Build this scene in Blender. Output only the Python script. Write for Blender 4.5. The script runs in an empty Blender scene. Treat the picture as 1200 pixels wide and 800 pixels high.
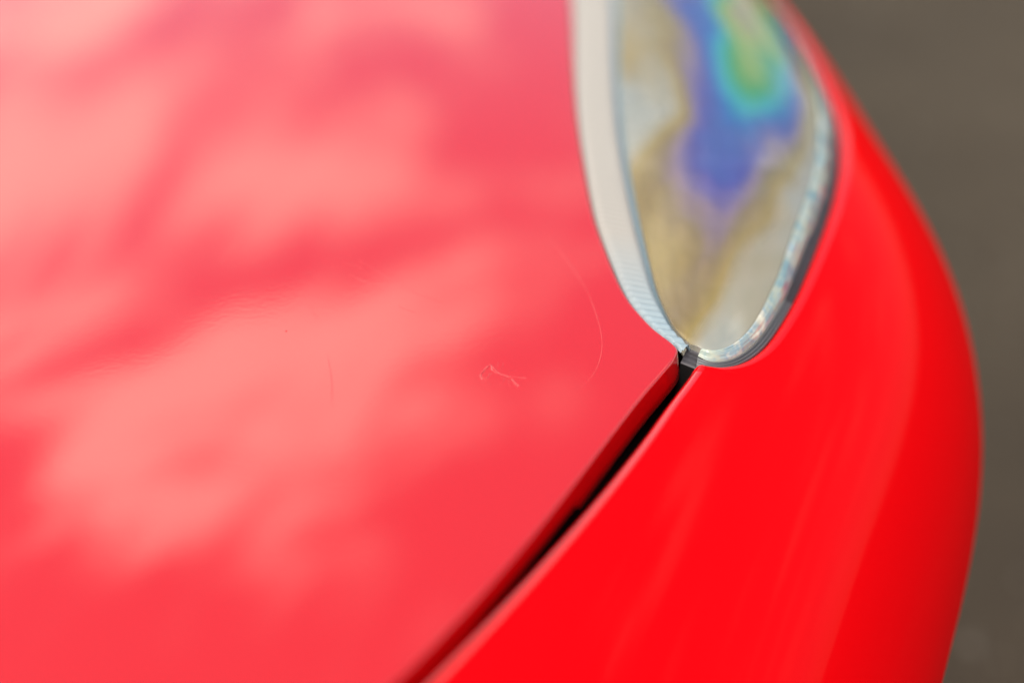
import bpy, math, random
import numpy as np

# ---------------------------------------------------------------- camera
HT = 0.72                       # height of the bonnet's reference point above the road (m)
scene = bpy.context.scene
cam_data = bpy.data.cameras.new('camera')
cam = bpy.data.objects.new('camera', cam_data)
scene.collection.objects.link(cam)
cam.location = (-0.0120, -0.52644, HT + 0.32819)
cam.rotation_euler = (math.radians(60.0), 0, 0)
cam_data.lens = 62
cam_data.sensor_width = 36
cam_data.clip_start = 0.02
cam_data.clip_end = 2000
cam_data.dof.use_dof = True
cam_data.dof.focus_distance = 0.655
cam_data.dof.aperture_fstop = 2.6
cam_data.dof.aperture_blades = 9
scene.camera = cam

# ---------------------------------------------------------------- sky, sun, exposure
SUN_EL, SUN_AZ = math.radians(58), math.radians(205)     # azimuth clockwise from +Y
CLOUD = 19.5
CLOUD_AT = (-4.7, -8.7, 0)
world = bpy.data.worlds.new('World')
scene.world = world
world.use_nodes = True
nt = world.node_tree
nt.nodes.clear()
def wn(t, **k):
    n = nt.nodes.new(t)
    for a, v in k.items():
        setattr(n, a, v)
    return n
sky = wn('ShaderNodeTexSky', sky_type='NISHITA', sun_disc=False, sun_elevation=SUN_EL, sun_rotation=SUN_AZ)
sky.air_density = 1.0
sky.dust_density = 0.4
sky.ozone_density = 1.0
tc = wn('ShaderNodeTexCoord')
sep = wn('ShaderNodeSeparateXYZ')
nt.links.new(tc.outputs['Generated'], sep.inputs[0])
zmax = wn('ShaderNodeMath', operation='MAXIMUM'); zmax.inputs[1].default_value = 0.0
nt.links.new(sep.outputs['Z'], zmax.inputs[0])
zadd = wn('ShaderNodeMath', operation='ADD'); zadd.inputs[1].default_value = 0.10
nt.links.new(zmax.outputs[0], zadd.inputs[0])
comb = wn('ShaderNodeCombineXYZ')
for ax in 'XY':
    dv = wn('ShaderNodeMath', operation='DIVIDE')
    nt.links.new(sep.outputs[ax], dv.inputs[0]); nt.links.new(zadd.outputs[0], dv.inputs[1])
    nt.links.new(dv.outputs[0], comb.inputs[ax])
mp = wn('ShaderNodeMapping')
mp.inputs['Location'].default_value = CLOUD_AT
nt.links.new(comb.outputs[0], mp.inputs[0])
cn = wn('ShaderNodeTexNoise')
cn.inputs['Scale'].default_value = 2.4
cn.inputs['Detail'].default_value = 5
cn.inputs['Roughness'].default_value = 0.66
cn.inputs['Distortion'].default_value = 0.25
nt.links.new(mp.outputs[0], cn.inputs['Vector'])
cr = wn('ShaderNodeMapRange', interpolation_type='SMOOTHSTEP')
cr.inputs['From Min'].default_value = 0.44
cr.inputs['From Max'].default_value = 0.62
cr.inputs['To Min'].default_value = 0.085        # thin high veil between the clouds
# a cloud bank to the left that thins out to the right
bank = wn('ShaderNodeMapRange', interpolation_type='SMOOTHSTEP')
sx0 = wn('ShaderNodeSeparateXYZ'); nt.links.new(comb.outputs[0], sx0.inputs[0])
bank.inputs['From Min'].default_value = -0.55; bank.inputs['From Max'].default_value = 0.35
bank.inputs['To Min'].default_value = 0.035; bank.inputs['To Max'].default_value = -0.065
nt.links.new(sx0.outputs['X'], bank.inputs['Value'])
cs = wn('ShaderNodeMath', operation='ADD')
nt.links.new(cn.outputs['Fac'], cs.inputs[0]); nt.links.new(bank.outputs['Result'], cs.inputs[1])
nt.links.new(cs.outputs[0], cr.inputs['Value'])
mix = wn('ShaderNodeMix', data_type='RGBA')
nt.links.new(cr.outputs['Result'], mix.inputs['Factor'])
nt.links.new(sky.outputs['Color'], mix.inputs['A'])
# clouds are brighter on the sun's side of the sky
sd = wn('ShaderNodeVectorMath', operation='DOT_PRODUCT')
nt.links.new(tc.outputs['Generated'], sd.inputs[0])
sd.inputs[1].default_value = (math.cos(SUN_EL) * math.sin(SUN_AZ), math.cos(SUN_EL) * math.cos(SUN_AZ), math.sin(SUN_EL))
gl = wn('ShaderNodeMapRange', interpolation_type='SMOOTHSTEP')
gl.inputs['From Min'].default_value = -0.2; gl.inputs['From Max'].default_value = 1.0
gl.inputs['To Min'].default_value = 0.6; gl.inputs['To Max'].default_value = 1.9
nt.links.new(sd.outputs['Value'], gl.inputs['Value'])
cc = wn('ShaderNodeVectorMath', operation='SCALE')
cc.inputs[0].default_value = (CLOUD, CLOUD * 0.94, CLOUD * 0.84)
nt.links.new(gl.outputs['Result'], cc.inputs['Scale'])
nt.links.new(cc.outputs[0], mix.inputs['B'])
bg = wn('ShaderNodeBackground'); bg.inputs['Strength'].default_value = 0.15
nt.links.new(mix.outputs['Result'], bg.inputs['Color'])
wo = wn('ShaderNodeOutputWorld')
nt.links.new(bg.outputs[0], wo.inputs['Surface'])

sun_data = bpy.data.lights.new('sun', 'SUN')
sun_data.energy = 1.3
sun_data.angle = math.radians(14)
sun_data.color = (1.0, 0.95, 0.88)
sun = bpy.data.objects.new('sun', sun_data)
scene.collection.objects.link(sun)
sun.rotation_euler = (math.radians(90) - SUN_EL, 0, math.pi - SUN_AZ)
sun.location = (0, 0, 5)

vs = scene.view_settings
vs.view_transform = 'Standard'
vs.look = 'None'
vs.gamma = 1
vs.exposure = -0.07
vs.use_curve_mapping = False

# ---------------------------------------------------------------- materials
def new_mat(name):
    m = bpy.data.materials.new(name); m.use_nodes = True
    t = m.node_tree
    return m, t, t.nodes['Principled BSDF']
def link(t, a, b): t.links.new(a, b)
def node(t, typ, **k):
    n = t.nodes.new(typ)
    for a, v in k.items():
        setattr(n, a, v)
    return n
def noise(t, scale, detail=3, rough=0.5, coord='Object'):
    c = node(t, 'ShaderNodeTexCoord'); n = node(t, 'ShaderNodeTexNoise')
    n.inputs['Scale'].default_value = scale; n.inputs['Detail'].default_value = detail
    n.inputs['Roughness'].default_value = rough
    link(t, c.outputs[coord], n.inputs['Vector'])
    return n

def paint_mat(name, base, rough, coat=1.0, ior=1.6):
    m, t, p = new_mat(name)
    p.inputs['Base Color'].default_value = base
    p.inputs['Roughness'].default_value = 0.45
    p.inputs['Specular IOR Level'].default_value = 0.0
    p.inputs['Coat Weight'].default_value = coat
    p.inputs['Coat IOR'].default_value = ior
    p.inputs['Coat Roughness'].default_value = rough
    # orange peel and faint polishing marks in the lacquer
    n = noise(t, 420, 2); b = node(t, 'ShaderNodeBump')
    b.inputs['Strength'].default_value = 0.03; b.inputs['Distance'].default_value = 0.0004
    link(t, n.outputs['Fac'], b.inputs['Height']); link(t, b.outputs[0], p.inputs['Coat Normal'])
    # minute wear of the gloss
    n2 = noise(t, 14, 4); r = node(t, 'ShaderNodeMapRange')
    r.inputs['To Min'].default_value = rough * 0.6; r.inputs['To Max'].default_value = rough * 1.5
    link(t, n2.outputs['Fac'], r.inputs['Value']); link(t, r.outputs[0], p.inputs['Coat Roughness'])
    return m
RED = paint_mat('red_paint', (0.55, 0.0022, 0.004, 1), 0.05, 1.0, 1.85)
BUMPRED = paint_mat('red_reflection_cut', (0.78, 0.0006, 0.003, 1), 0.06, 0.12, 1.42)  # same car paint; weak coat stands in for reflections lost to a polariser
LIPRED = paint_mat('red_edge_highlight', (0.78, 0.002, 0.005, 1), 0.12, 0.45, 1.5)  # stronger coat than the bumper's, to put the highlight on its edge

def plain(name, col, rough=0.5, metal=0.0, spec=0.5, bump=None):
    m, t, p = new_mat(name)
    p.inputs['Base Color'].default_value = (*col, 1)
    p.inputs['Roughness'].default_value = rough
    p.inputs['Metallic'].default_value = metal
    p.inputs['Specular IOR Level'].default_value = spec
    n = noise(t, 180, 3); r = node(t, 'ShaderNodeMapRange')
    r.inputs['To Min'].default_value = rough * 0.75; r.inputs['To Max'].default_value = min(1, rough * 1.25)
    link(t, n.outputs['Fac'], r.inputs['Value']); link(t, r.outputs[0], p.inputs['Roughness'])
    if bump:
        b = node(t, 'ShaderNodeBump'); b.inputs['Strength'].default_value = bump; b.inputs['Distance'].default_value = 0.001
        link(t, n.outputs['Fac'], b.inputs['Height']); link(t, b.outputs[0], p.inputs['Normal'])
    return m
BLACK = plain('shade_and_housing_black', (0.006, 0.006, 0.006), 0.9, spec=0.1)  # paints in the shade inside the gap; also the lamp housing's black
RUBBER = plain('grey_rubber', (0.055, 0.05, 0.055), 0.4, bump=0.2)
SEALGREY = plain('grey_ridged_seal', (0.11, 0.11, 0.115), 0.3)
WHITE = plain('ribbed_white_plastic', (0.56, 0.53, 0.48), 0.18)
def _strip_tint():      # base colour runs from off-white to blue-grey at the tip
    t = WHITE.node_tree; p = t.nodes['Principled BSDF']
    a = node(t, 'ShaderNodeAttribute', attribute_name='tone'); mx = node(t, 'ShaderNodeMix', data_type='RGBA')
    mx.inputs['A'].default_value = (0.365, 0.335, 0.295, 1); mx.inputs['B'].default_value = (0.26, 0.33, 0.36, 1)
    link(t, a.outputs['Fac'], mx.inputs['Factor']); link(t, mx.outputs['Result'], p.inputs['Base Color'])
_strip_tint()
SEAMBLUE = plain('blue_grey_lens_edge', (0.22, 0.30, 0.34), 0.15)
SILVER = plain('vapour_silver', (0.95, 0.94, 0.92), 0.2, 0.4)
RIM = plain('glassy_rim', (0.6, 0.6, 0.55), 0.08, 0.0, 0.8)
def _rim_highlights():  # cream highlights and refracted blues painted into the rim's colour
    t = RIM.node_tree; p = t.nodes['Principled BSDF']
    n = noise(t, 45, 4, 0.6); r = node(t, 'ShaderNodeValToRGB'); e = r.color_ramp.elements
    e[0].position = 0.30; e[0].color = (0.10, 0.17, 0.22, 1)
    e[1].position = 0.72; e[1].color = (0.90, 0.86, 0.70, 1)
    for q, c in ((0.42, (0.20, 0.32, 0.34)), (0.50, (0.42, 0.44, 0.34)), (0.58, (0.26, 0.36, 0.40)), (0.64, (0.62, 0.58, 0.46))):
        k = e.new(q); k.color = (*c, 1)
    link(t, n.outputs['Fac'], r.inputs[0]); link(t, r.outputs[0], p.inputs['Base Color'])
_rim_highlights()
FLAKE = plain('cracked_lacquer', (0.76, 0.022, 0.022), 0.16)
NICK = plain('dark_nick', (0.10, 0.01, 0.01), 0.6)

def lens_mat():
    m = bpy.data.materials.new('stressed_clear_plastic'); m.use_nodes = True
    t = m.node_tree; t.nodes.clear()
    out = node(t, 'ShaderNodeOutputMaterial')
    uv = node(t, 'ShaderNodeUVMap', uv_map='stress')
    sp = node(t, 'ShaderNodeSeparateXYZ'); link(t, uv.outputs[0], sp.inputs[0])
    nz = node(t, 'ShaderNodeTexNoise'); nz.inputs['Scale'].default_value = 1.5; nz.inputs['Detail'].default_value = 2
    nz.inputs['Roughness'].default_value = 0.55
    nz.inputs['Distortion'].default_value = 0.8
    mpn = node(t, 'ShaderNodeMapping'); mpn.inputs['Scale'].default_value = (1.0, 1.0, 1); mpn.inputs['Location'].default_value = (0.7, 4.2, 0)
    link(t, uv.outputs[0], mpn.inputs[0]); link(t, mpn.outputs[0], nz.inputs['Vector'])
    # retardation: the stored field (U) plus noise; the ramp paints the polarised-light rainbow
    ns = node(t, 'ShaderNodeMath', operation='SUBTRACT'); ns.inputs[1].default_value = 0.5
    link(t, nz.outputs['Fac'], ns.inputs[0])
    nm = node(t, 'ShaderNodeMath', operation='MULTIPLY'); nm.inputs[1].default_value = 0.15
    link(t, ns.outputs[0], nm.inputs[0])
    at = node(t, 'ShaderNodeAttribute', attribute_name='retardation')
    ad = node(t, 'ShaderNodeMath', operation='ADD')
    link(t, at.outputs['Fac'], ad.inputs[0]); link(t, nm.outputs[0], ad.inputs[1])
    ramp = node(t, 'ShaderNodeValToRGB'); link(t, ad.outputs[0], ramp.inputs[0])
    cols = [(0.00, (0.42, 0.52, 0.54)), (0.12, (0.56, 0.56, 0.49)), (0.24, (0.48, 0.35, 0.12)),
            (0.32, (0.37, 0.27, 0.14)), (0.40, (0.34, 0.24, 0.34)), (0.47, (0.12, 0.11, 0.44)),
            (0.56, (0.04, 0.18, 0.56)), (0.64, (0.05, 0.48, 0.56)), (0.72, (0.05, 0.42, 0.12)),
            (0.82, (0.36, 0.50, 0.06)), (0.91, (0.48, 0.34, 0.15)), (1.00, (0.42, 0.15, 0.26))]
    e = ramp.color_ramp.elements
    e[0].position, e[0].color = cols[0][0], (*cols[0][1], 1)
    e[1].position, e[1].color = cols[-1][0], (*cols[-1][1], 1)
    for pos, c in cols[1:-1]:
        k = e.new(pos); k.color = (*c, 1)
    tr = node(t, 'ShaderNodeBsdfTransparent'); gm = node(t, 'ShaderNodeGamma'); gm.inputs[1].default_value = 0.6
    link(t, ramp.outputs[0], gm.inputs[0]); link(t, gm.outputs[0], tr.inputs[0])
    tl = node(t, 'ShaderNodeBsdfDiffuse'); link(t, ramp.outputs[0], tl.inputs[0])
    m1 = node(t, 'ShaderNodeMixShader'); m1.inputs[0].default_value = 0.36
    link(t, tr.outputs[0], m1.inputs[1]); link(t, tl.outputs[0], m1.inputs[2])
    gl = node(t, 'ShaderNodeBsdfGlossy'); gl.inputs['Roughness'].default_value = 0.03
    fr = node(t, 'ShaderNodeFresnel'); fr.inputs[0].default_value = 1.46
    m2 = node(t, 'ShaderNodeMixShader')
    link(t, fr.outputs[0], m2.inputs[0]); link(t, m1.outputs[0], m2.inputs[1]); link(t, gl.outputs[0], m2.inputs[2])
    link(t, m2.outputs[0], out.inputs['Surface'])
    return m
LENS = lens_mat()
def clear_mat():
    m = bpy.data.materials.new('clear_plastic'); m.use_nodes = True
    t = m.node_tree; t.nodes.clear()
    out = node(t, 'ShaderNodeOutputMaterial'); tr = node(t, 'ShaderNodeBsdfTransparent'); gl = node(t, 'ShaderNodeBsdfGlossy')
    gl.inputs['Roughness'].default_value = 0.05; mx = node(t, 'ShaderNodeMixShader'); mx.inputs[0].default_value = 0.04
    link(t, tr.outputs[0], mx.inputs[1]); link(t, gl.outputs[0], mx.inputs[2]); link(t, mx.outputs[0], out.inputs['Surface'])
    return m
CLEAR = clear_mat()

def asphalt_mat():
    m, t, p = new_mat('asphalt')
    n1 = noise(t, 1.6, 5, 0.6); n2 = noise(t, 160, 3, 0.7)
    r1 = node(t, 'ShaderNodeValToRGB')
    r1.color_ramp.elements[0].position = 0.32; r1.color_ramp.elements[0].color = (0.046, 0.0345, 0.0225, 1)
    r1.color_ramp.elements[1].position = 0.70; r1.color_ramp.elements[1].color = (0.074, 0.0565, 0.037, 1)
    link(t, n1.outputs['Fac'], r1.inputs[0])
    r2 = node(t, 'ShaderNodeMapRange'); r2.inputs['To Min'].default_value = 0.55; r2.inputs['To Max'].default_value = 1.45
    link(t, n2.outputs['Fac'], r2.inputs['Value'])
    mx = node(t, 'ShaderNodeVectorMath', operation='SCALE')
    link(t, r1.outputs[0], mx.inputs[0]); link(t, r2.outputs[0], mx.inputs['Scale'])
    link(t, mx.outputs[0], p.inputs['Base Color'])
    p.inputs['Roughness'].default_value = 0.9
    p.inputs['Specular IOR Level'].default_value = 0.2
    b = node(t, 'ShaderNodeBump'); b.inputs['Strength'].default_value = 0.8; b.inputs['Distance'].default_value = 0.006
    link(t, n2.outputs['Fac'], b.inputs['Height']); link(t, b.outputs[0], p.inputs['Normal'])
    return m
ASPHALT = asphalt_mat()
STONE = plain('road_chippings', (0.12, 0.10, 0.075), 0.7, bump=0.3)

# ---------------------------------------------------------------- the body's surface (metres)
# s: arc length across the nose from the bonnet over the shoulder; v: distance along the car
S = np.linspace(-1.2, 1.2, 9601)
def _profile():
    t = np.clip((S - 0.02) / 0.06, 0, 1); t = t * t * (3 - 2 * t)
    k = 0.6 + 7.4 * t
    th = np.concatenate([[0], np.cumsum((k[1:] + k[:-1]) / 2 * np.diff(S))])
    i0 = np.searchsorted(S, 0)
    th = th - th[i0] + math.radians(3)
    th = np.minimum(th, math.radians(97))
    mid = (th[1:] + th[:-1]) / 2
    X = np.concatenate([[0], np.cumsum(np.cos(mid) * np.diff(S))])
    Z = np.concatenate([[0], np.cumsum(-np.sin(mid) * np.diff(S))])
    return X - X[i0], Z - Z[i0]
PX, PZ = _profile()
VK = np.array([-.2, 0, .12, .24, .36, .5, .7, .9])
XK = np.array([-8.27e-02, -1.00e-02, 3.21e-02, 5.08e-02, 4.72e-02, 3.85e-02, 1.80e-02, -1.0e-02])
def spline_m(x, y):
    n = len(x); h = np.diff(x); A = np.zeros((n, n)); r = np.zeros(n); A[0, 0] = A[-1, -1] = 1
    for i in range(1, n - 1):
        A[i, i - 1] = h[i - 1]; A[i, i] = 2 * (h[i - 1] + h[i]); A[i, i + 1] = h[i]
        r[i] = 6 * ((y[i + 1] - y[i]) / h[i] - (y[i] - y[i - 1]) / h[i - 1])
    return np.linalg.solve(A, r)
def spline(x, y, M, t):
    t = np.asarray(t, float); tc_ = np.clip(t, x[0], x[-1])
    i = np.clip(np.searchsorted(x, tc_) - 1, 0, len(x) - 2); h = x[i + 1] - x[i]
    a = (x[i + 1] - tc_) / h; c = (tc_ - x[i]) / h
    f = a * y[i] + c * y[i + 1] + ((a**3 - a) * M[i] + (c**3 - c) * M[i + 1]) * h * h / 6
    s0 = (y[1] - y[0]) / (x[1] - x[0]) - (x[1] - x[0]) / 6 * (2 * M[0] + M[1])
    s1 = (y[-1] - y[-2]) / (x[-1] - x[-2]) + (x[-1] - x[-2]) / 6 * (M[-2] + 2 * M[-1])
    return f + np.where(t < x[0], (t - x[0]) * s0, 0) + np.where(t > x[-1], (t - x[-1]) * s1, 0)
XM = spline_m(VK, XK)
def P(s, v):
    s = np.asarray(s, float); v = np.asarray(v, float)
    return np.stack([np.interp(s, S, PX) + spline(VK, XK, XM, v), v + 0 * s, np.interp(s, S, PZ) - v * v / 30], -1)
def frame(s, v, e=2e-3):
    a = (P(s + e, v) - P(s - e, v)) / (2 * e); c = (P(s, v + e) - P(s, v - e)) / (2 * e)
    n = np.cross(a, c); n /= np.linalg.norm(n, axis=-1, keepdims=True)
    return a, c, n
def Nrm(s, v): return frame(np.asarray(s, float), np.asarray(v, float))[2]
def Q(sv, h=0.0):
    """point h metres proud of the surface"""
    sv = np.asarray(sv, float); h = np.asarray(h, float)
    return P(sv[..., 0], sv[..., 1]) + Nrm(sv[..., 0], sv[..., 1]) * h[..., None]

def curve(pts, step=None, n=None):
    pts = np.array(pts, float)
    d = np.concatenate([[0], np.cumsum(np.linalg.norm(np.diff(pts, axis=0), axis=1))])
    m0, m1 = spline_m(d, pts[:, 0]), spline_m(d, pts[:, 1])
    n = n or max(2, int(d[-1] / step))
    t = np.linspace(0, d[-1], n)
    return np.stack([spline(d, pts[:, 0], m0, t), spline(d, pts[:, 1], m1, t)], -1)
def resample(pl, n):
    d = np.concatenate([[0], np.cumsum(np.linalg.norm(np.diff(pl, axis=0), axis=1))])
    t = np.linspace(0, d[-1], n)
    return np.stack([np.interp(t, d, pl[:, 0]), np.interp(t, d, pl[:, 1])], -1)
def smooth(pl, k, it):
    pl = pl.copy()
    for _ in range(it):
        pl[1:-1] = pl[1:-1] * (1 - k) + (pl[:-2] + pl[2:]) * (k / 2)
    return pl
def outward(sv, side):
    """unit in-surface direction square to a boundary, in (s,v) and in space; side +1 to the right when walking down it"""
    T = np.gradient(sv, axis=0)
    a, c, n = frame(sv[:, 0], sv[:, 1])
    Tw = a * T[:, :1] + c * T[:, 1:]; Tw /= np.linalg.norm(Tw, axis=1, keepdims=True)
    o = np.cross(n, Tw) * side
    # solve o = a*ds + c*dv
    aa = (a * a).sum(1); ac = (a * c).sum(1); cc = (c * c).sum(1); oa = (o * a).sum(1); oc = (o * c).sum(1)
    det = aa * cc - ac * ac
    return np.stack([(oa * cc - oc * ac) / det, (oc * aa - oa * ac) / det], -1), o, n

# outlines on that surface
HOOD_LAMP = [(.112, .812), (.07, .745), (.03, .665), (.0, .58), (-0.0171, 0.4909), (-0.0208, 0.4401), (-0.0265, 0.3654), (-0.0313, 0.3008), (-0.0319, 0.2497), (-0.0285, 0.2091), (-0.0222, 0.1722), (-0.0145, 0.1427), (-0.0049, 0.1171), (0.0055, 0.0939), (0.0164, 0.0744), (0.0252, 0.0625), (0.0335, 0.0529), (0.0407, 0.0462), (0.0446, 0.0417)]
HOOD_GAP = [(0.0446, 0.0417), (0.045, 0.0374), (0.0444, 0.0286), (0.0418, 0.0045), (0.039, -0.0202), (0.0363, -0.0456), (0.0339, -0.0692), (0.0312, -0.0915), (0.0259, -0.1166), (0.0186, -0.1455), (0.0131, -0.1648), (0.0059, -0.1865), (-.02, -.26), (-.06, -.34)]
BUMP_LAMP = [(.122, .812), (.145, .775), (.160, .72), (0.1611, 0.6821), (0.1502, 0.5779), (0.1435, 0.5283), (0.1345, 0.461), (0.1224, 0.3734), (0.1126, 0.3189), (0.1022, 0.2696), (0.0918, 0.2152), (0.0844, 0.1664), (0.08, 0.1225), (0.0781, 0.0915), (0.0764, 0.0697), (0.0742, 0.0545), (0.0705, 0.0440), (0.0650, 0.0372), (0.0590, 0.0350), (0.0537, 0.0362)]
BUMP_GAP = [(0.0537, 0.0362), (0.0530, 0.0300), (0.0523, 0.0120), (0.0515, -0.0062), (0.0498, -0.0326), (0.0472, -0.0485), (0.0446, -0.0683), (0.0407, -0.0862), (0.0368, -0.1027), (0.0334, -0.1183), (0.028, -0.1452), (0.0228, -0.1631), (0.0161, -0.1844), (-.01, -.26), (-.05, -.34)]
SEAM = [(.09, .745), (.058, .665), (.028, .58), (0.0124, 0.496), (0.0069, 0.4444), (-0.0029, 0.3548), (-0.01, 0.2683), (-0.0085, 0.2159), (-0.0034, 0.1785), (0.0045, 0.143), (0.0134, 0.1136), (0.025, 0.0832), (0.0331, 0.0669), (0.0415, 0.0534), (0.0477, 0.0468)]
LENS_R = [(.112, .775), (.128, .74), (.128, .68), (0.12, 0.5909), (0.1166, 0.5192), (0.1149, 0.4823), (0.1146, 0.4319), (0.1107, 0.3594), (0.1058, 0.3157), (0.0971, 0.2716), (0.0879, 0.2215), (0.0802, 0.1721), (0.0753, 0.1292), (0.0740, 0.0950), (0.0724, 0.0750), (0.0706, 0.0605), (0.0674, 0.0490), (0.0630, 0.0420), (0.0577, 0.0396), (0.0520, 0.0420)]

def fair(pts, keep, deg=4):
    """even out a hand-measured shut line: s as a low-order polynomial of v, run on straight below the frame"""
    a = np.array([q for q in pts if q[1] > -0.2]); c = np.polyfit(a[keep:, 1], a[keep:, 0], deg)
    vv = np.linspace(a[keep, 1], a[-1, 1], 16)
    out = [tuple(q) for q in a[:keep]] + [(float(np.polyval(c, q)), float(q)) for q in vv]
    sl = (out[-1][0] - out[-4][0]) / (out[-1][1] - out[-4][1])
    return out + [(out[-1][0] + sl * d_, out[-1][1] + d_) for d_ in (-.05, -.10, -.16)]
HOOD_GAP = fair(HOOD_GAP, 2)
BUMP_GAP = [(a_ - 0.0016 * min(1, max(0, (0.036 - b_) / 0.03)), b_) for a_, b_ in fair(BUMP_GAP, 0)]
BUMP_LAMP[-1] = BUMP_GAP[0]

# ---------------------------------------------------------------- object helpers
def mesh_obj(name, verts, faces, mat, parent=None, smooth_=True, attrs=None):
    me = bpy.data.meshes.new(name)
    me.from_pydata([tuple(map(float, p)) for p in verts], [], faces)
    if smooth_:
        me.polygons.foreach_set('use_smooth', [True] * len(me.polygons))
    for m in (mat if isinstance(mat, list) else [mat]):
        me.materials.append(m)
    me.update()
    o = bpy.data.objects.new(name, me)
    scene.collection.objects.link(o)
    if parent:
        o.parent = parent
    return o
def grid_faces(n, m, off=0, flip=False):
    f = []
    for i in range(n - 1):
        for j in range(m - 1):
            a = off + i * m + j
            q = (a, a + 1, a + m + 1, a + m)
            f.append(q[::-1] if flip else q)
    return f
def grid_obj(name, G, mat, parent, flip=False):
    n, m = G.shape[:2]
    cn_ = np.cross(G[:-1, 1:] - G[:-1, :-1], G[1:, :-1] - G[:-1, :-1]).reshape(-1, 3).sum(0)
    flip = (cn_ @ np.array([0.5, -0.1, 1.0])) < 0          # keep every face pointing outwards
    return mesh_obj(name, G.reshape(-1, 3), grid_faces(n, m, 0, flip), mat, parent)

def between(A, B, ts):
    """grid of (s,v) between two polylines of equal length"""
    ts = np.asarray(ts)[None, :, None]
    return A[:, None, :] * (1 - ts) + B[:, None, :] * ts

# ---------------------------------------------------------------- road
R0 = 400
road = mesh_obj('road', [(-R0, -R0, 0), (R0, -R0, 0), (R0, R0, 0), (-R0, R0, 0)], [(0, 1, 2, 3)], ASPHALT, smooth_=False)
road['kind'] = 'structure'
road['label'] = 'grey brown asphalt road surface'
rng = random.Random(4)
cv, cf = [], []
for i in range(5200):
    x = rng.uniform(0.1, 2.6); y = rng.uniform(-0.2, 4.2)
    r = rng.uniform(0.002, 0.0055) * (1.9 if rng.random() < 0.03 else 1)
    k = len(cv); a0 = rng.uniform(0, 6.3)
    top = (x + rng.uniform(-r, r) * .3, y + rng.uniform(-r, r) * .3, r * rng.uniform(.6, 1.0))
    ring = []
    for j in range(6):
        a = a0 + j * math.pi / 3; rr = r * rng.uniform(.7, 1.15)
        ring.append((x + rr * math.cos(a), y + rr * math.sin(a), -0.0005))
    mid = [(x + (px - x) * .8, y + (py - y) * .8, r * rng.uniform(.35, .6)) for px, py, _ in ring]
    cv += ring + mid + [top]
    for j in range(6):
        j2 = (j + 1) % 6
        cf.append((k + j, k + j2, k + 6 + j2, k + 6 + j)); cf.append((k + 6 + j, k + 6 + j2, k + 12))
chips = mesh_obj('road_chippings', cv, cf, STONE, smooth_=False)
chips['kind'] = 'stuff'; chips['label'] = 'small pale stone chippings bedded in the asphalt'; chips['category'] = 'gravel'

# ---------------------------------------------------------------- the car
car = bpy.data.objects.new('red_car', None)
scene.collection.objects.link(car)
car.location = (0, 0, HT)
car['label'] = 'glossy red car front corner with headlight in a painted rainbow sheen and chipped bonnet'
car['category'] = 'car'

def panel_boundary(A, B, step=0.0013, pre=None, post=None):
    pl = np.concatenate([curve(A, step), curve(B, step)[1:]])
    pl = resample(pl, int(len(pl)))
    return smooth(pl, 0.5, 2)

def even_rows(inner, w, near):
    """(v) rows that follow the outline at the edge and even out away from it, never crossing"""
    v0 = inner[:, 1]; vm = np.sort(v0)[::-1].copy()
    for _ in range(400):
        vm[1:-1] = (vm[:-2] + vm[1:-1] * 2 + vm[2:]) / 4
    b_ = np.clip(w / near, 0, 1); b_ = b_ * b_ * (3 - 2 * b_)
    return v0[:, None] * (1 - b_)[None, :] + vm[:, None] * b_[None, :]

# --- bonnet
hb = panel_boundary(HOOD_LAMP, HOOD_GAP)
hb = np.concatenate([np.stack([np.full(40, hb[0, 0]), np.linspace(1.02, hb[0, 1] + .004, 40)], -1), hb])
hb = smooth(hb, 0.5, 2)
dsv, o3, n3 = outward(hb, -1)
if (dsv[len(dsv) // 2, 0]) < 0:
    dsv, o3 = -dsv, -o3
r = 0.0012
inner = hb - dsv * r
NC = 110
w = np.linspace(0, 1, NC)
w = w ** 1.7
svg = np.zeros((len(hb), NC, 2))
svg[:, :, 0] = inner[:, :1] + (-0.72 - inner[:, :1]) * w[None, ::-1]
svg[:, :, 1] = even_rows(inner, w[::-1], 0.06)
top = P(svg[..., 0], svg[..., 1])
cols = [top]
base = Q(inner)
for a in np.radians([15, 30, 45, 60, 75, 90]):
    cols.append((base + o3 * (r * math.sin(a)) - n3 * (r * (1 - math.cos(a))))[:, None, :])
v_ = hb[:, 1]
depth = 0.0092 * np.where(v_ > -0.047, 1.0, np.interp(v_, [-.19, -.15, -.117, -.105, -.08, -.047], [.98, .98, .95, .70, .64, .72]))
kn = np.ones(3) / 3
depth = np.convolve(np.pad(depth, 1, 'edge'), kn, 'valid')
edge = base + o3 * r - n3 * r
for f in (0.33, 0.66, 1.0):
    cols.append((edge - n3 * (depth[:, None] * f) + o3 * (depth[:, None] * f * 0.24))[:, None, :])
low = cols[-1][:, 0]
cols.append((low - n3 * 0.0008 - o3 * 0.0006)[:, None, :])
cols.append((low - n3 * 0.0008 - o3 * 0.02)[:, None, :])
G = np.concatenate(cols, axis=1)
hood = grid_obj('bonnet', G, RED, car)
hood['label'] = 'red bonnet panel with a star shaped paint chip'

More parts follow.
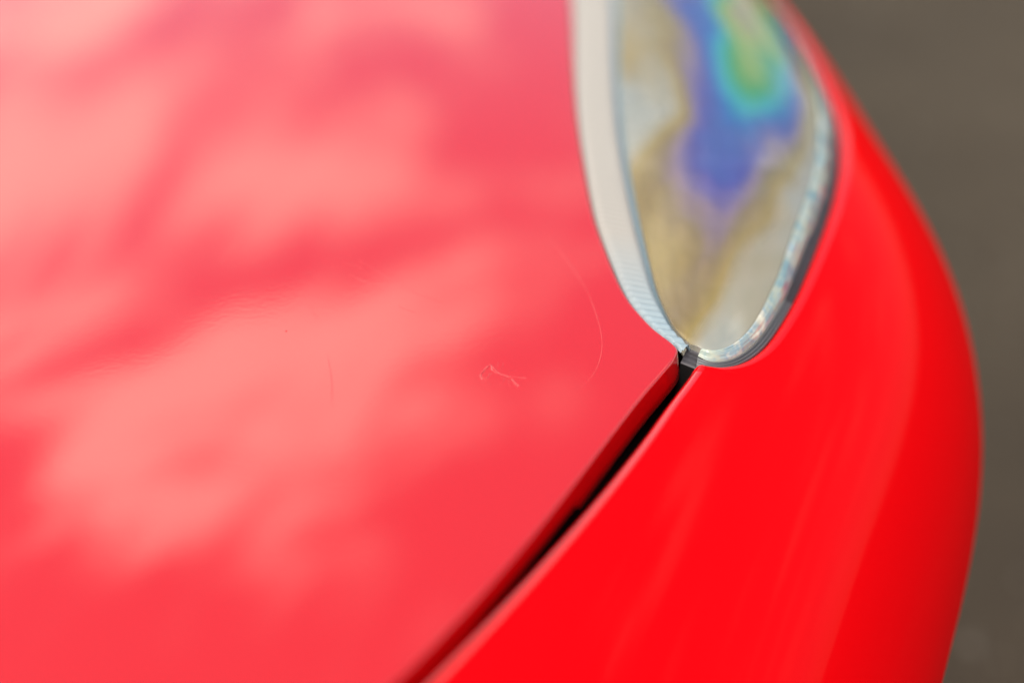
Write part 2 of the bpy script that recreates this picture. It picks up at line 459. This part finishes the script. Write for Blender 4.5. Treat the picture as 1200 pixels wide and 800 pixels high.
# --- bumper and wing
bb = panel_boundary(BUMP_LAMP, BUMP_GAP)
bb = np.concatenate([np.stack([np.full(40, bb[0, 0]), np.linspace(1.02, bb[0, 1] + .004, 40)], -1), bb])
bb = smooth(bb, 0.5, 2)
dsv, o3, n3 = outward(bb, 1)
if (dsv[-80, 0]) > 0:
    dsv, o3 = -dsv, -o3
r = 0.0042
inner = bb - dsv * r
NC = 130
w = np.linspace(0, 1, NC) ** 1.5
svg = np.zeros((len(bb), NC, 2))
svg[:, :, 0] = inner[:, :1] + (0.66 - inner[:, :1]) * w[None, :]
svg[:, :, 1] = even_rows(inner, w, 0.06)
top = P(svg[..., 0], svg[..., 1])
base = Q(inner)
edge = base + o3 * r - n3 * r
cols = [(edge - n3 * 0.03 - o3 * 0.002)[:, None, :], (edge - n3 * 0.010)[:, None, :], (edge - n3 * 0.003)[:, None, :]]
for a in np.radians([90, 78, 66, 54, 42, 30, 20, 10]):
    cols.append((base + o3 * (r * math.sin(a)) - n3 * (r * (1 - math.cos(a))))[:, None, :])
cols.append(top)
G = np.concatenate(cols, axis=1)
bumper = grid_obj('bumper', G, [BUMPRED, RED, LIPRED], car)
nm_ = G.shape[1] - 1                                     # a glossier coat puts the sky highlight on the rolled edge
bumper.data.polygons.foreach_set('material_index', [0 if (k_ % nm_) >= 11 else (1 if bb[k_ // nm_, 1] < 0.03 else 2) for k_ in range(len(bumper.data.polygons))])
bumper['label'] = 'smooth red bumper and wing wrapping round the corner'

# --- channel under the gap, its shade painted black
hg = curve(HOOD_GAP, n=160); bg_ = curve(BUMP_GAP, n=160)
hg = np.concatenate([[[.02, .14]], hg]); bg_ = np.concatenate([[[.075, .14]], bg_])
svg = between(hg - [.03, 0], bg_ + [.02, 0], np.linspace(0, 1, 12))
grid_obj('gap_channel', Q(svg, np.full(svg.shape[:2], -0.026)), BLACK, car)

# --- headlight
NQ = 420
L = resample(curve(HOOD_LAMP, 0.001), NQ); B = resample(curve(BUMP_LAMP, 0.001), NQ)
L = L + np.array([0.0015, 0]); 
tt = np.linspace(0, 1, 40)
svg = between(L, B, tt)
prof = -0.012 - 0.040 * (4 * tt * (1 - tt)) ** 0.7
qq = np.linspace(0, 1, NQ)
taper = np.clip(np.minimum((1 - qq) / 0.25, qq / 0.15), 0, 1) ** 0.6
hh = -0.012 + (prof[None, :] + 0.012) * (0.15 + 0.85 * taper[:, None])
lamp = grid_obj('headlight', Q(svg, hh), BLACK, car)
lamp['label'] = 'teardrop headlight with painted rainbow sheen and white ribbed strip'

seam = resample(curve(SEAM, 0.001), NQ); LR = resample(curve(LENS_R, 0.001), NQ)
# reflector bowl
tt = np.linspace(0, 1, 48)
svg = between(seam, LR, tt)
pr = -0.005 - 0.026 * (4 * tt * (1 - tt)) ** 0.6
hh = -0.005 + (pr[None, :] + 0.005) * (0.2 + 0.8 * taper[:, None])
rf = np.random.RandomState(11)
facets = np.kron(rf.rand(NQ // 20 + 1, 8), np.ones((20, 6)))[:NQ, :48]          # pillow facets of the reflector
ii, jj = np.arange(NQ)[:, None] % 20 / 20.0, np.arange(48)[None, :] % 6 / 6.0
pillow = np.sin(np.pi * ii) * np.sin(np.pi * jj)
hh = hh + (0.0035 * pillow + 0.002 * (facets - 0.5) * pillow) * taper[:, None]
grid_obj('reflector', Q(svg, hh)[:int(NQ * 0.975)], SILVER, lamp)

LRI = LR - outward(LR, 1)[0] * np.interp(np.linspace(0, 1, NQ), [0, .6, .92, 1], [.014, .013, .0055, .002])[:, None] * (1 if outward(LR, 1)[0][NQ // 2, 0] > 0 else -1)
LRI = smooth(LRI, 0.5, 6)
# lens: a shell 2.5 mm thick, crowned above the body, with the painted rainbow's order as an attribute
tt = np.linspace(0, 1, 60)
svg = between(seam, LRI, tt)
crown = (0.10 + 0.90 * np.clip((1 - qq) / 0.22, 0, 1) ** 0.7)[:, None]
HL = (0.0005 + 0.0075 * np.sin(np.linspace(0, 0.80 * math.pi, 60)) ** 0.75)[None, :] * crown - 0.0008
outer = Q(svg, HL)
rows = [outer]
rim0 = Q(svg, HL - 0.0025)
n, m = outer.shape[:2]
verts = np.concatenate([outer.reshape(-1, 3), rim0.reshape(-1, 3)])
faces = grid_faces(n, m, 0, True) + grid_faces(n, m, n * m, False)
for i in range(n - 1):
    for j in (0, m - 1):
        a = i * m + j; b = a + m
        faces.append((a, b, b + n * m, a + n * m)[::-1] if j == 0 else (b, a, a + n * m, b + n * m)[::-1])
for j in range(m - 1):
    for i in (0, n - 1):
        a = i * m + j; b = a + 1
        faces.append((b, a, a + n * m, b + n * m)[::-1] if i == 0 else (a, b, b + n * m, a + n * m)[::-1])
lens = mesh_obj('lens', verts, faces, [LENS, CLEAR], lamp)
nf_ = (n - 1) * (m - 1)
lens.data.polygons.foreach_set('material_index', [0 if k_ < nf_ else 1 for k_ in range(len(lens.data.polygons))])
lens['label'] = 'clear plastic lens with rainbow stress colours painted in'
sx = svg[..., 0]; vx = svg[..., 1]
STRESS = np.array([(0.0125, 0.4142, 0.2), (0.0243, 0.3943, 0.25), (0.0081, 0.3564, 0.22), (0.01, 0.318, 0.16), (-0.0033, 0.2691, 0.1), (0.0103, 0.2823, 0.12), (0.031, 0.3743, 0.4), (0.0266, 0.3271, 0.43), (0.0445, 0.4215, 0.52), (0.042, 0.377, 0.56), (0.0404, 0.3364, 0.62), (0.0495, 0.3655, 0.74), (0.0485, 0.326, 0.82), (0.058, 0.3554, 0.84), (0.0702, 0.4343, 0.97), (0.0629, 0.4295, 0.84), (0.0547, 0.3097, 0.78), (0.074, 0.3787, 0.74), (0.0692, 0.3355, 0.68), (0.0734, 0.3258, 0.6), (0.0803, 0.4277, 0.8), (0.0903, 0.4384, 0.66), (0.0256, 0.279, 0.48), (0.032, 0.2689, 0.53), (0.0412, 0.2764, 0.6), (0.0439, 0.255, 0.56), (0.0563, 0.2925, 0.62), (0.0573, 0.2702, 0.55), (0.0606, 0.2446, 0.42), (0.0548, 0.222, 0.4), (0.0475, 0.235, 0.5), (0.0173, 0.2344, 0.47), (0.0289, 0.221, 0.5), (0.0366, 0.2125, 0.52), (0.0052, 0.2225, 0.3), (0.0136, 0.1945, 0.42), (0.0097, 0.1711, 0.27), (0.0215, 0.1909, 0.45), (0.0331, 0.1881, 0.48), (0.041, 0.1804, 0.5), (0.0484, 0.1867, 0.38), (0.0581, 0.1989, 0.15), (0.0062, 0.1533, 0.25), (0.0194, 0.1382, 0.27), (0.0289, 0.1478, 0.3), (0.0388, 0.1579, 0.44), (0.0487, 0.1515, 0.2), (0.032, 0.1084, 0.28), (0.0418, 0.0951, 0.37), (0.0459, 0.071, 0.3), (0.0285, 0.1004, 0.3), (0.0523, 0.1123, 0.12), (0.0616, 0.1001, 0.14), (0.0579, 0.0705, 0.08), (0.0612, 0.0855, 0.2), (0.055, 0.0497, 0.05), (0.0966, 0.4016, 0.18), (0.088, 0.3382, 0.15), (0.0817, 0.2847, 0.12), (0.0904, 0.2813, 0.2), (0.0686, 0.2131, 0.12), (0.074, 0.1879, 0.1), (0.0665, 0.1409, 0.12), (0.0829, 0.5127, 0.9), (0.0594, 0.493, 0.58), (0.043, 0.4859, 0.42), (0.1095, 0.5514, 0.66)])
STRESS[:, 0] += 0.0025 * np.clip((STRESS[:, 1] - 0.10) / 0.2, 0, 1)
STRESS[:, 1] -= 0.026 * np.clip((STRESS[:, 1] - 0.04) / 0.3, 0, 1)
def field(s, v, p):
    # rainbow order painted into the lens, interpolated between hand-set points (s, v, order)
    num = np.zeros(s.shape); den = np.zeros(s.shape) + 1e-9
    for a_, b_, f_ in STRESS:
        w_ = np.exp(-(((s - a_) / 0.0085) ** 2 + ((v - b_) / 0.032) ** 2)) + 1e-4 * np.exp(-(((s - a_) / 0.04) ** 2 + ((v - b_) / 0.12) ** 2))
        num += w_ * f_; den += w_
    return np.clip(num / den, 0.02, 1.0)
fv = field(sx, vx, np.broadcast_to(tt[None, :], sx.shape)).reshape(-1)
me = lens.data
at = me.attributes.new('retardation', 'FLOAT', 'POINT')
at.data.foreach_set('value', np.concatenate([fv, np.full(n * m, 0.1)]).astype(np.float32))
uvl = me.uv_layers.new(name='stress')
uvp = np.stack([sx / 0.045, vx / 0.11], -1).reshape(-1, 2)
uvp = np.concatenate([uvp, uvp])
li = np.zeros(len(me.loops), dtype=np.int32); me.loops.foreach_get('vertex_index', li)
uvl.data.foreach_set('uv', uvp[li].astype(np.float32).reshape(-1))

# thick rim where the lens rolls down to its seal; highlights painted in, facets added for glints
NT = 15
tt = np.linspace(0, 1, NT)
svg = between(LRI, LR, tt)
rb = np.random.RandomState(7)
fac = np.repeat(rb.rand(NQ // 6 + 1, NT), 6, axis=0)[:NQ]
for _ in range(3):
    fac[1:-1] = (fac[:-2] + fac[1:-1] * 2 + fac[2:]) / 4
hh = HL[:, -1:] * (1 - tt[None, :] ** 2.2) - 0.0028 * tt[None, :] ** 2 + 0.0016 * (fac - 0.5) * np.sin(np.pi * tt)[None, :] + 0.0004
rim = grid_obj('lens_rim', Q(svg, hh), RIM, lamp)
rim['label'] = 'thick glassy rim with painted highlights along the outer edge of the lens'

# ribbed strip between bonnet and lens
NR = 2600
Lr = resample(curve(HOOD_LAMP[1:], 0.001), NR) + np.array([0.0008, 0]); Sr = resample(curve(SEAM, 0.001), NR)
tt = np.linspace(0, 0.86, 14)
svg = between(Lr, Sr, tt)
ph = (svg[..., 1] + 0.45 * (svg[..., 0] - Lr[:, :1])) / 0.0048
hh = -0.0016 + 0.0016 * np.abs(np.sin(math.pi * ph)) ** 0.5 * np.minimum(np.minimum(tt / 0.15, (0.86 - tt) / 0.1), 1)[None, :]
strip = grid_obj('ribbed_strip', Q(svg, hh), WHITE, lamp)
strip['label'] = 'off white ribbed plastic strip beside the lens'
ta = strip.data.attributes.new('tone', 'FLOAT', 'POINT')
ta.data.foreach_set('value', np.clip((0.135 - svg[..., 1]) / 0.075, 0, 1).reshape(-1).astype(np.float32))
tt = np.linspace(0.86, 1.0, 6)
svg = between(Lr, Sr, tt)
hh = -0.0022 - 0.0012 * np.sin(np.linspace(0, math.pi, 6))[None, :] + 0 * svg[..., 0]
grid_obj('lens_edge', Q(svg, hh), SEAMBLUE, lamp)

# seal between lens and bumper
tt = np.linspace(0, 1, 22)
svg = between(LR, B, tt)
hh = -0.0045 + 0.0012 * np.abs(np.sin(tt * math.pi * 3))[None, :] + 0 * svg[..., 0]
k = int(NQ * 0.91)
grid_obj('seal', Q(svg, hh)[:k + 1], RUBBER, lamp)
sl = grid_obj('seal_tip', Q(svg, hh + 0.001)[k:], SEALGREY, lamp)
sl['label'] = 'grey ridged end of the seal below the lens tip'

# end block of the seal in the corner between bonnet, bumper and lens
c0, c1, c2, c3 = (np.array(q) for q in ((.0462, .0478), (.0540, .0440), (.0548, .0362), (.0464, .0400)))
tu = np.linspace(0, 1, 14); tv = np.linspace(0, 1, 10)
gb = ((1 - tv)[:, None, None] * (c0 + (c1 - c0) * tu[:, None])[None] + tv[:, None, None] * (c3 + (c2 - c3) * tu[:, None])[None])
hb_ = -0.0028 - 0.0016 * tv[:, None] - 0.0007 * np.abs(np.sin(tv * math.pi * 3.5))[:, None] + 0 * tu[None, :]
Gb = Q(gb, hb_)
Gb = np.concatenate([Gb, (Gb[-1] - Nrm(gb[-1, :, 0], gb[-1, :, 1]) * 0.022)[None]], 0)
eb = grid_obj('seal_end', Gb, [RUBBER, BLACK], lamp)
eb.data.polygons.foreach_set('material_index', [1 if k_ >= 9 * 13 else 0 for k_ in range(len(eb.data.polygons))])
eb['label'] = 'dark ridged end block of the headlight seal'

# --- damage to the bonnet's lacquer
def ribbon(name, pts, width, mat, h=0.00007, parent=hood, n=60, seed=1):
    c = curve(pts, n=n); rg = np.random.RandomState(seed)
    dv, oo, nn = outward(c, 1)
    wv = width * (0.25 + 0.75 * np.sin(np.linspace(0.05, math.pi - .05, n))) * (0.7 + 0.6 * rg.rand(n))
    rows = [Q(c - dv * wv[:, None] * .5, np.full(n, -0.00002)), Q(c, h * (0.6 + 0.8 * rg.rand(n))), Q(c + dv * wv[:, None] * .5, np.full(n, -0.00002))]
    return grid_obj(name, np.stack(rows, 1), mat, parent)
ribbon('scratch', [(-0.0311, 0.1267), (-0.0135, 0.0995), (-0.0013, 0.0789)], 0.0005, RED)
ribbon('scratch', [(-0.0013, 0.0789), (0.0075, 0.0612), (0.0156, 0.0424), (0.0195, 0.0253), (0.019, 0.0133), (0.0163, 0.0061)], 0.0007, RED, seed=2)
ribbon('scratch', [(-0.1557, 0.1013), (-0.1584, 0.1168), (-0.1565, 0.1277), (-0.1559, 0.1309)], 0.0006, RED, seed=3)
ribbon('scratch', [(-0.0806, 0.0288), (-0.072, 0.0138), (-0.0623, -0.0062)], 0.0005, RED, seed=4)
ribbon('scratch', [(-0.1012, 0.104), (-0.0836, 0.089), (-0.071, 0.0784), (-0.0539, 0.0684)], 0.0006, RED, seed=5)
ribbon('scratch', [(-0.1135, 0.1611), (-0.107, 0.138), (-0.102, 0.1155)], 0.0005, RED, seed=6)

rh = random.Random(3)
for k_ in range(7):
    s0_, v0_ = -0.078 + rh.uniform(-.03, .022), 0.085 + rh.uniform(-.02, .022)
    ln_ = rh.uniform(.006, .016); a_ = rh.uniform(-1.1, -0.2)
    ribbon('scratch', [(s0_, v0_), (s0_ + ln_ * .5 * math.cos(a_), v0_ + ln_ * .5 * math.sin(a_) + rh.uniform(-.001, .001)), (s0_ + ln_ * math.cos(a_), v0_ + ln_ * math.sin(a_))], 0.00045, RED, seed=20 + k_, n=20)

def chip_sv(x, y):      # millimetre-scale sketch of the chip, laid on the bonnet
    return (-0.0141 + .000298 * x + .000223 * y, 0.0181 + .0000209 * x - .000576 * y)
chip_lines = [([(-18, 8), (-20, 2), (-15, -4), (-9, -10), (-6, -3), (-2, 0)], 1.5, .00016),
              ([(-18, 8), (-12, 4), (-4, -1), (2, 0)], 1.1, .00013), ([(-18, 6), (-14, 8), (-11, 3)], 2.2, .00016),
              ([(-2, 0), (6, 2), (14, 5), (20, 11), (26, 16)], 1.2, .00014), ([(-9, -10), (-3, -4), (1, 1)], .8, .0001),
              ([(-14, -2), (-8, -4), (-4, -3)], .7, .0001), ([(10, 4), (6, 10), (3, 15)], .6, .00007), ([(14, 6), (13, 12), (15, 16)], .5, .00007),
              ([(18, 9), (20, 13), (24, 16)], .5, .00007), ([(14, 4), (24, 5), (34, 6)], .5, .00007), ([(12, 1), (18, -2), (22, -3)], .4, .00006),
              ([(2, -3), (6, -9), (7, -13)], .4, .00006), ([(-2, -4), (0, -10), (1, -14)], .4, .00006), ([(-8, 12), (-10, 15), (-12, 17)], .4, .00006)]
cvs, cfs = [], []
for k_, (ln, wd, hg_) in enumerate(chip_lines):
    c = curve([chip_sv(*q) for q in ln], n=16); rg = np.random.RandomState(k_)
    dv, oo, nn = outward(c, 1)
    wv = wd * 0.00026 * (0.35 + 0.65 * np.sin(np.linspace(.1, math.pi - .1, 16))) * (.6 + .8 * rg.rand(16))
    g_ = np.stack([Q(c - dv * wv[:, None], np.full(16, -.00003)), Q(c, hg_ * (.5 + rg.rand(16))), Q(c + dv * wv[:, None], np.full(16, -.00003))], 1)
    flip_ = np.cross(g_[0, 1] - g_[0, 0], g_[1, 0] - g_[0, 0])[2] < 0
    cfs += grid_faces(16, 3, len(cvs), flip_); cvs += list(g_.reshape(-1, 3))
chip = mesh_obj('paint_chip', cvs, cfs, RED, hood, smooth_=False)
chip['label'] = 'star shaped chip with cracked raised lacquer'

def speck(name, s, v, rad, mat, h, parent):
    vs_, fs_ = [], []
    rg = random.Random(int((s + v) * 1e5))
    for k_, (rr, hh_) in enumerate(((1.0, -0.00003), (0.6, h * .8))):
        for j in range(7):
            a = j * 2 * math.pi / 7; q = rad * rr * rg.uniform(.7, 1.2)
            vs_.append(Q(np.array([s + q * math.cos(a), v + q * math.sin(a)]), np.array(hh_)))
    vs_.append(Q(np.array([s, v]), np.array(h)))
    for j in range(7):
        j2 = (j + 1) % 7
        fs_.append((j, j2, 7 + j2, 7 + j)); fs_.append((7 + j, 7 + j2, 14))
    return mesh_obj(name, vs_, fs_, mat, parent)
speck('paint_nick', -0.104, 0.046, 0.0007, FLAKE, .0001, hood)
speck('paint_nick', -0.3011, 0.2948, 0.0012, NICK, .0001, hood)
speck('paint_nick', -0.0746, 0.2562, 0.0007, FLAKE, .0001, hood)
speck('paint_nick', 0.0753, -0.0672, 0.0003, FLAKE, .0001, bumper)
speck('paint_nick', 0.1287, -0.0714, 0.0003, FLAKE, .0001, bumper)
